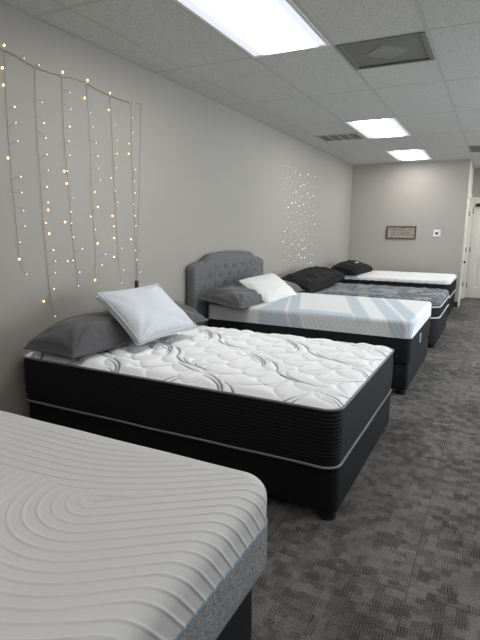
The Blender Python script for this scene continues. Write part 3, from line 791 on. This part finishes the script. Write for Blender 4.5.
# diamond folds between the tufts
sA = np.abs(((YY/.205 + (ZZ-.46)/.176) + .5) % 1 - .5)*.13; sB = np.abs(((YY/.205 - (ZZ-.46)/.176) + .5) % 1 - .5)*.13
inner = smoothstep(.10, .15, dist)
fold = .002*(np.exp(-(sA/.007)**2)+np.exp(-(sB/.007)**2))*inner*smoothstep(1.12, 1.02, ZZ)
XX = .075 + .005*inner - dep*inner - fold
groove = .003*np.exp(-((dist-.095)/.006)**2)
XX = XX - groove
rr_ = np.clip(dist/roll, 0, 1); XX = XX - .045*(1-np.sqrt(np.maximum(0, 1-(1-rr_)**2)))
grid_mesh('upholstered_panel', XX, YY, ZZ, MT['headboard'], r)
V = []; F = []
out = [(y, .22) for y in (-hw, hw)]
o1 = [(-hw, .22)] + [(float(y), float(hb_top(np.array(y)))) for y in Yg] + [(hw, .22)]
n_ = len(o1)
V = [(.0, y, z) for y, z in o1] + [(.032, y, z) for y, z in o1]
F = [tuple(range(n_))] + [(k, k+n_, (k+1) % n_+n_, (k+1) % n_) for k in range(n_)]
MB().add(V, F).build('back_panel', MT['headboard'], r)
for y, z in TUFT:
    MB().ball((.072, y, z), .011, 10, 6, (.5, 1, 1)).build('button', MT['button'], r, True)
m = MB()
z = .30
for sgn in (-1, 1):
    z = .30
    while z < 1.0: m.ball((.079, sgn*(hw-.072), z), .0085, 6, 4, (.6, 1, 1)); z += .026
Ys = np.linspace(-hw+.075, hw-.075, 76)
for y in Ys: m.ball((.076, float(y), float(hb_top(np.array(y)))-.072), .0055, 6, 4, (.6, 1, 1))
m.build('nailhead_trim', MT['nail'], r, True)
for sgn in (-1, 1): MB().box(.0, .03, sgn*(hw-.15)-.04, sgn*(hw-.15)+.04, 0, .24).build('leg', MT['black_plastic'], r)

# ================================================================== pillows
def pillow(name, w_, d_, t_, mat, seed, label, cat='pillow', flange=0, wr=1.0, flat=.35, n=64, group='pillows on the beds', pinch=.07, power=.42):
    """w_ along local y, d_ along local x, thickness t_; origin at the centre of the underside plane"""
    r = empty(name); tag(r, label, cat, group)
    u = np.linspace(-1, 1, n); U, Vv = np.meshgrid(u, u, indexing='ij')
    U = np.sign(U)*np.abs(U)**.8; Vv = np.sign(Vv)*np.abs(Vv)**.8
    shape = (np.maximum(0, 1-np.abs(U)**2.6)*np.maximum(0, 1-np.abs(Vv)**2.6))**power
    X = d_/2*U*(1-pinch*(1-Vv**2)*np.abs(U)); Y = w_/2*Vv*(1-pinch*(1-U**2)*np.abs(Vv))
    fold = 0
    for sx in (-1, 1):
        for sy in (-1, 1):
            dx, dy = U-sx, Vv-sy; a = np.arctan2(dy, dx); dd = np.hypot(dx, dy)
            fold = fold + np.sin(a*11+seed+sx)*np.exp(-((dd-.55)/.4)**2)
    edgef = np.minimum(1, 6*np.minimum(1-np.abs(U), 1-np.abs(Vv)))
    wv = wr*(.0095*fold*.6 + .006*wobble(X, Y, 16, seed) + .0025*wobble(X, Y*.5, 45, seed+1) + .004*np.sin(Y*70+4*wobble(X, Y, 6, seed+2))*np.exp(-((np.abs(U)-.95)/.12)**2))*edgef*(shape > .02)
    top = t_*(1-flat)*shape + wv; bot = -t_*flat*np.minimum(shape, .9)*1.1
    # one closed skin: top sheet, then bottom sheet
    nn = n*n; idx = np.arange(nn).reshape(n, n)
    Vt = np.stack([X, Y, top], -1).reshape(-1, 3); Vb = np.stack([X, Y, bot], -1).reshape(-1, 3)
    F = []
    for i in range(n-1):
        for j in range(n-1):
            a, b, c, d = idx[i, j], idx[i+1, j], idx[i+1, j+1], idx[i, j+1]
            F.append((a, b, c, d)); F.append((d+nn, c+nn, b+nn, a+nn))
    per = [idx[i, 0] for i in range(n-1)] + [idx[n-1, j] for j in range(n-1)] + [idx[i, n-1] for i in range(n-1, 0, -1)] + [idx[0, j] for j in range(n-1, 0, -1)]
    for k in range(len(per)):
        a, b = per[k], per[(k+1) % len(per)]; F.append((b, a, a+nn, b+nn))
    me = bpy.data.meshes.new('pillow_body'); me.from_pydata([tuple(map(float, p)) for p in np.concatenate([Vt, Vb])], [], [tuple(map(int, f)) for f in F])
    body = link('pillow_body', me, mat, r)
    ring = [(float(X.ravel()[k]), float(Y.ravel()[k]), 0.0) for k in per[::3]]
    if flange:
        m = MB(); L = len(ring); V = []
        for k, (x, y, z) in enumerate(ring):
            sx = x/(d_/2); sy = y/(w_/2); l = max(abs(sx), abs(sy)); ex = (1 if x > 0 else -1) if abs(sx) > .9*l else 0; ey = (1 if y > 0 else -1) if abs(sy) > .9*l else 0
            V.append((x*.97, y*.97, .003)); V.append((x+ex*flange, y+ey*flange, .004*math.sin(k*1.3+seed)+.002)); 
        V2 = [(a, b, c-.006) for a, b, c in V]
        F = []
        for k in range(L):
            j = (k+1) % L
            F.append((2*k, 2*k+1, 2*j+1, 2*j)); F.append((2*L+2*j, 2*L+2*j+1, 2*L+2*k+1, 2*L+2*k)); F.append((2*k+1, 2*L+2*k+1, 2*L+2*j+1, 2*j+1))
        m.add(V+V2, F).build('flange', mat, r, True)
    return r, ring
def place(r, c, xa, ya):
    """local x axis -> xa, local y axis -> ya"""
    xa = Vector(xa).normalized(); ya = Vector(ya); ya = (ya-xa*ya.dot(xa)).normalized(); za = xa.cross(ya)
    Mx = Matrix((xa, ya, za)).transposed().to_4x4(); Mx.translation = Vector(c); r.matrix_world = Mx

def rest(r, surf, wall=.006):
    """the cloth settles: nothing dips below the bed surface or through the wall"""
    bpy.context.view_layer.update()
    for o in r.children:
        Mw = r.matrix_world @ o.matrix_basis; inv = Mw.inverted()
        n = len(o.data.vertices); co = np.empty(n*3, np.float32); o.data.vertices.foreach_get('co', co)
        co = co.reshape(-1, 3); A = np.array(Mw); W = co@A[:3, :3].T + A[:3, 3]
        d = W[:, 2]-surf
        W[:, 2] = surf + np.where(d > .02, d, .02*np.exp(np.clip((d-.02)/.02, -6, 0)))
        e = W[:, 0]-wall; W[:, 0] = wall + np.where(e > .02, e, .02*np.exp(np.clip((e-.02)/.02, -6, 0)))
        B = np.array(inv); co = W@B[:3, :3].T + B[:3, 3]
        o.data.vertices.foreach_set('co', co.astype(np.float32).ravel()); o.data.update()

# bed 2
S2, S3, S4, S5 = .616, .650, .584, .640
p, ring = pillow('pillow', .80, .39, .21, MT['pillow_grey'], 3, 'charcoal pillow lying at the near wall-side corner of the quilted swirl mattress', wr=1.2, flange=.008, pinch=.03, flat=.2)
MB().ball((.15, -.375, .03), .010, 10, 6, (1, .5, .8)).build('metal_badge', MT['steel'], p, True)
place(p, (.345, 2.44, .648), (.997, .0, -.03), (.03, 1, .0)); rest(p, S2-.015)
p, ring = pillow('pillow', .74, .46, .17, MT['pillow_grey'], 9, 'charcoal pillow mostly hidden behind the white piped pillow, beside the headboard', wr=1.2, flange=.018)
place(p, (.31, 3.14, .69), (.95, -.05, -.22), (.03, 1, .0)); rest(p, S2-.015)
p, ring = pillow('pillow', .58, .44, .15, MT['pillow_white'], 14, 'bluish white piped pillow leaning on the charcoal pillows of the quilted mattress', wr=.8, flat=.45, pinch=.05)
m = MB(); L = ring+[ring[0]]; m.tube([(x*1.005, y*1.005, .016) for x, y, z in L], .005, 6, False); m.tube([(x*1.005, y*1.005, -.016) for x, y, z in L], .005, 6, False)
m.build('piping', MT['pillow_white'], p, True)
place(p, (.56, 2.72, .81), (.76, -.05, -.60), (.1, 1, .0)); rest(p, S2)
# bed 3
p, ring = pillow('pillow', .66, .44, .17, MT['pillow_grey'], 21, 'flanged charcoal pillow leaning low against the near end of the tufted headboard', wr=1.2, flange=.035)
place(p, (.36, 4.42, .678), (.975, -.02, -.16), (.05, 1, .0)); rest(p, S3, .13)
p, ring = pillow('pillow', .62, .46, .15, MT['pillow_grey'], 27, 'charcoal pillow peeking out past the far side of the cream white pillow', wr=1.2, flange=.02)
place(p, (.38, 5.36, .70), (.97, 0, -.2), (.0, 1, .0)); rest(p, S3, .13)
p, ring = pillow('pillow', .76, .42, .15, MT['pillow_cream'], 33, 'plain cream white pillow propped on charcoal pillows before the headboard', wr=.5, flat=.45)
place(p, (.50, 4.93, .742), (.78, -.02, -.56), (.08, 1, -.0)); rest(p, S3)
# bed 4
p, ring = pillow('pillow', 1.50, .50, .20, MT['pillow_black'], 41, 'long black pillow across the head of the grey marled mattress', wr=1.0, pinch=.025, power=.25)
place(p, (.38, 6.66, .675), (.98, -.02, -.16), (.05, 1, .06)); rest(p, S4)
# bed 5
p, ring = pillow('pillow', 1.0, .46, .20, MT['pillow_black'], 47, 'black pillow with a small pale label on the farthest white mattress', wr=1.0, pinch=.04, power=.34)
m = MB(); m.box(.02, .06, -.07, .07, .134, .138); m.build('label', MT['label'], p)
place(p, (.42, 8.72, .70), (.97, -.05, -.2), (.18, 1, .0)); rest(p, S5)
# ================================================================== fairy light curtains on the left wall
WX = .012
def curtain(label, wire, strands, bulbs, rb, group=None, wr=.0018, mats=('bulb_white', 'bulb_mid', 'bulb_warm')):
    r = empty('fairy_light_curtain', (0, wire[0][0], wire[0][1])); tag(r, label, 'fairy lights', 'fairy light curtains on the wall')
    oy, oz = wire[0]
    m = MB(); m.tube([(WX-.006, y-oy, z-oz) for y, z in wire], wr, 6); m.build('top_wire', MT['wire'], r)
    for y, z in wire[1::2]: MB().box(0, WX-.004, y-oy-.005, y-oy+.005, z-oz-.004, z-oz+.006).build('wall_clip', MT['white_plastic'], r)
    meshes = {}
    for lv, mat, k in ((0, mats[0], .75), (1, mats[1], .95), (2, mats[2], 1.15)):
        q = MB(); q.ball((0, 0, 0), rb*k, 8, 6, (1, 1, 1.25)); me = bpy.data.meshes.new('bulb'); me.from_pydata(q.v, [], q.f)
        me.polygons.foreach_set('use_smooth', [True]*len(me.polygons)); me.materials.append(MT[mat]); meshes[lv] = me
    for key, S in strands.items():
        pts = []
        for i in range(len(S)-1):
            (a, b), (c, d) = S[i], S[i+1]
            for t in range(4): 
                f = t/4; pts.append((WX-.004+.003*math.sin(i*2+f*5+key), a+(c-a)*f, b+(d-b)*f))
        pts.append((WX-.004, *S[-1]))
        pts = [(x, y-oy, z-oz) for x, y, z in pts]
        m = MB(); m.tube(pts, wr*.7, 5)
        BL = bulbs.get(key, [])
        for y, z, lv in BL:      # short lead from the wire to the bulb
            yy, zz = y-oy, z-oz
            q = min(pts, key=lambda P_: (P_[1]-yy)**2+(P_[2]-zz)**2*2)
            m.tube([q, (WX, (q[1]+yy)/2, (q[2]+zz)/2+.004), (WX+.002, yy, zz)], wr*.5, 4)
        s = m.build('strand', MT['wire'], r)
        for y, z, lv in BL:
            b = bpy.data.objects.new('bulb', meshes[lv]); C.objects.link(b); b.parent = s; b.location = (WX+.004, y-oy, z-oz)
    return r
r = curtain('warm fairy light curtain on the left wall above the quilted mattress, widely spaced amber strands', WIRE, STR, BULBS, .0046)
MB().box(WX-.012, WX+.006, STR[7][-1][0]-.012-WIRE[0][0], STR[7][-1][0]+.012-WIRE[0][0], STR[7][-1][1]-.05-WIRE[0][1], STR[7][-1][1]+.02-WIRE[0][1]).build('controller', MT['dark_metal'], r)
rr = random.Random(4)
w2 = [(6.47+.14*k, 2.30-.07*math.sin(k*PI/10)*abs(math.cos(k*.9)) - .01*k*.4 if k else 2.31) for k in range(11)]
st2, bl2 = {}, {}
for k in range(10):
    y = 6.50+.142*k; zb = .80+rr.uniform(-.03, .12)
    st2[k] = [(y, 2.27), (y+rr.uniform(-.02, .02), 1.8), (y+rr.uniform(-.03, .03), 1.3), (y+rr.uniform(-.02, .02), zb)]
    bl2[k] = []
    z = 2.22-rr.uniform(0, .08)
    while z > zb and len(bl2[k]) < 10:
        bl2[k].append((y+rr.uniform(-.05, .05), z, rr.choice([0, 0, 0, 1]))); z -= rr.uniform(.12, .165)
curtain('pale fairy light curtain far along the left wall, above the black pillows', w2, st2, bl2, .0080, wr=.0012, mats=('bulb_faint', 'bulb_pale', 'bulb_pale'))
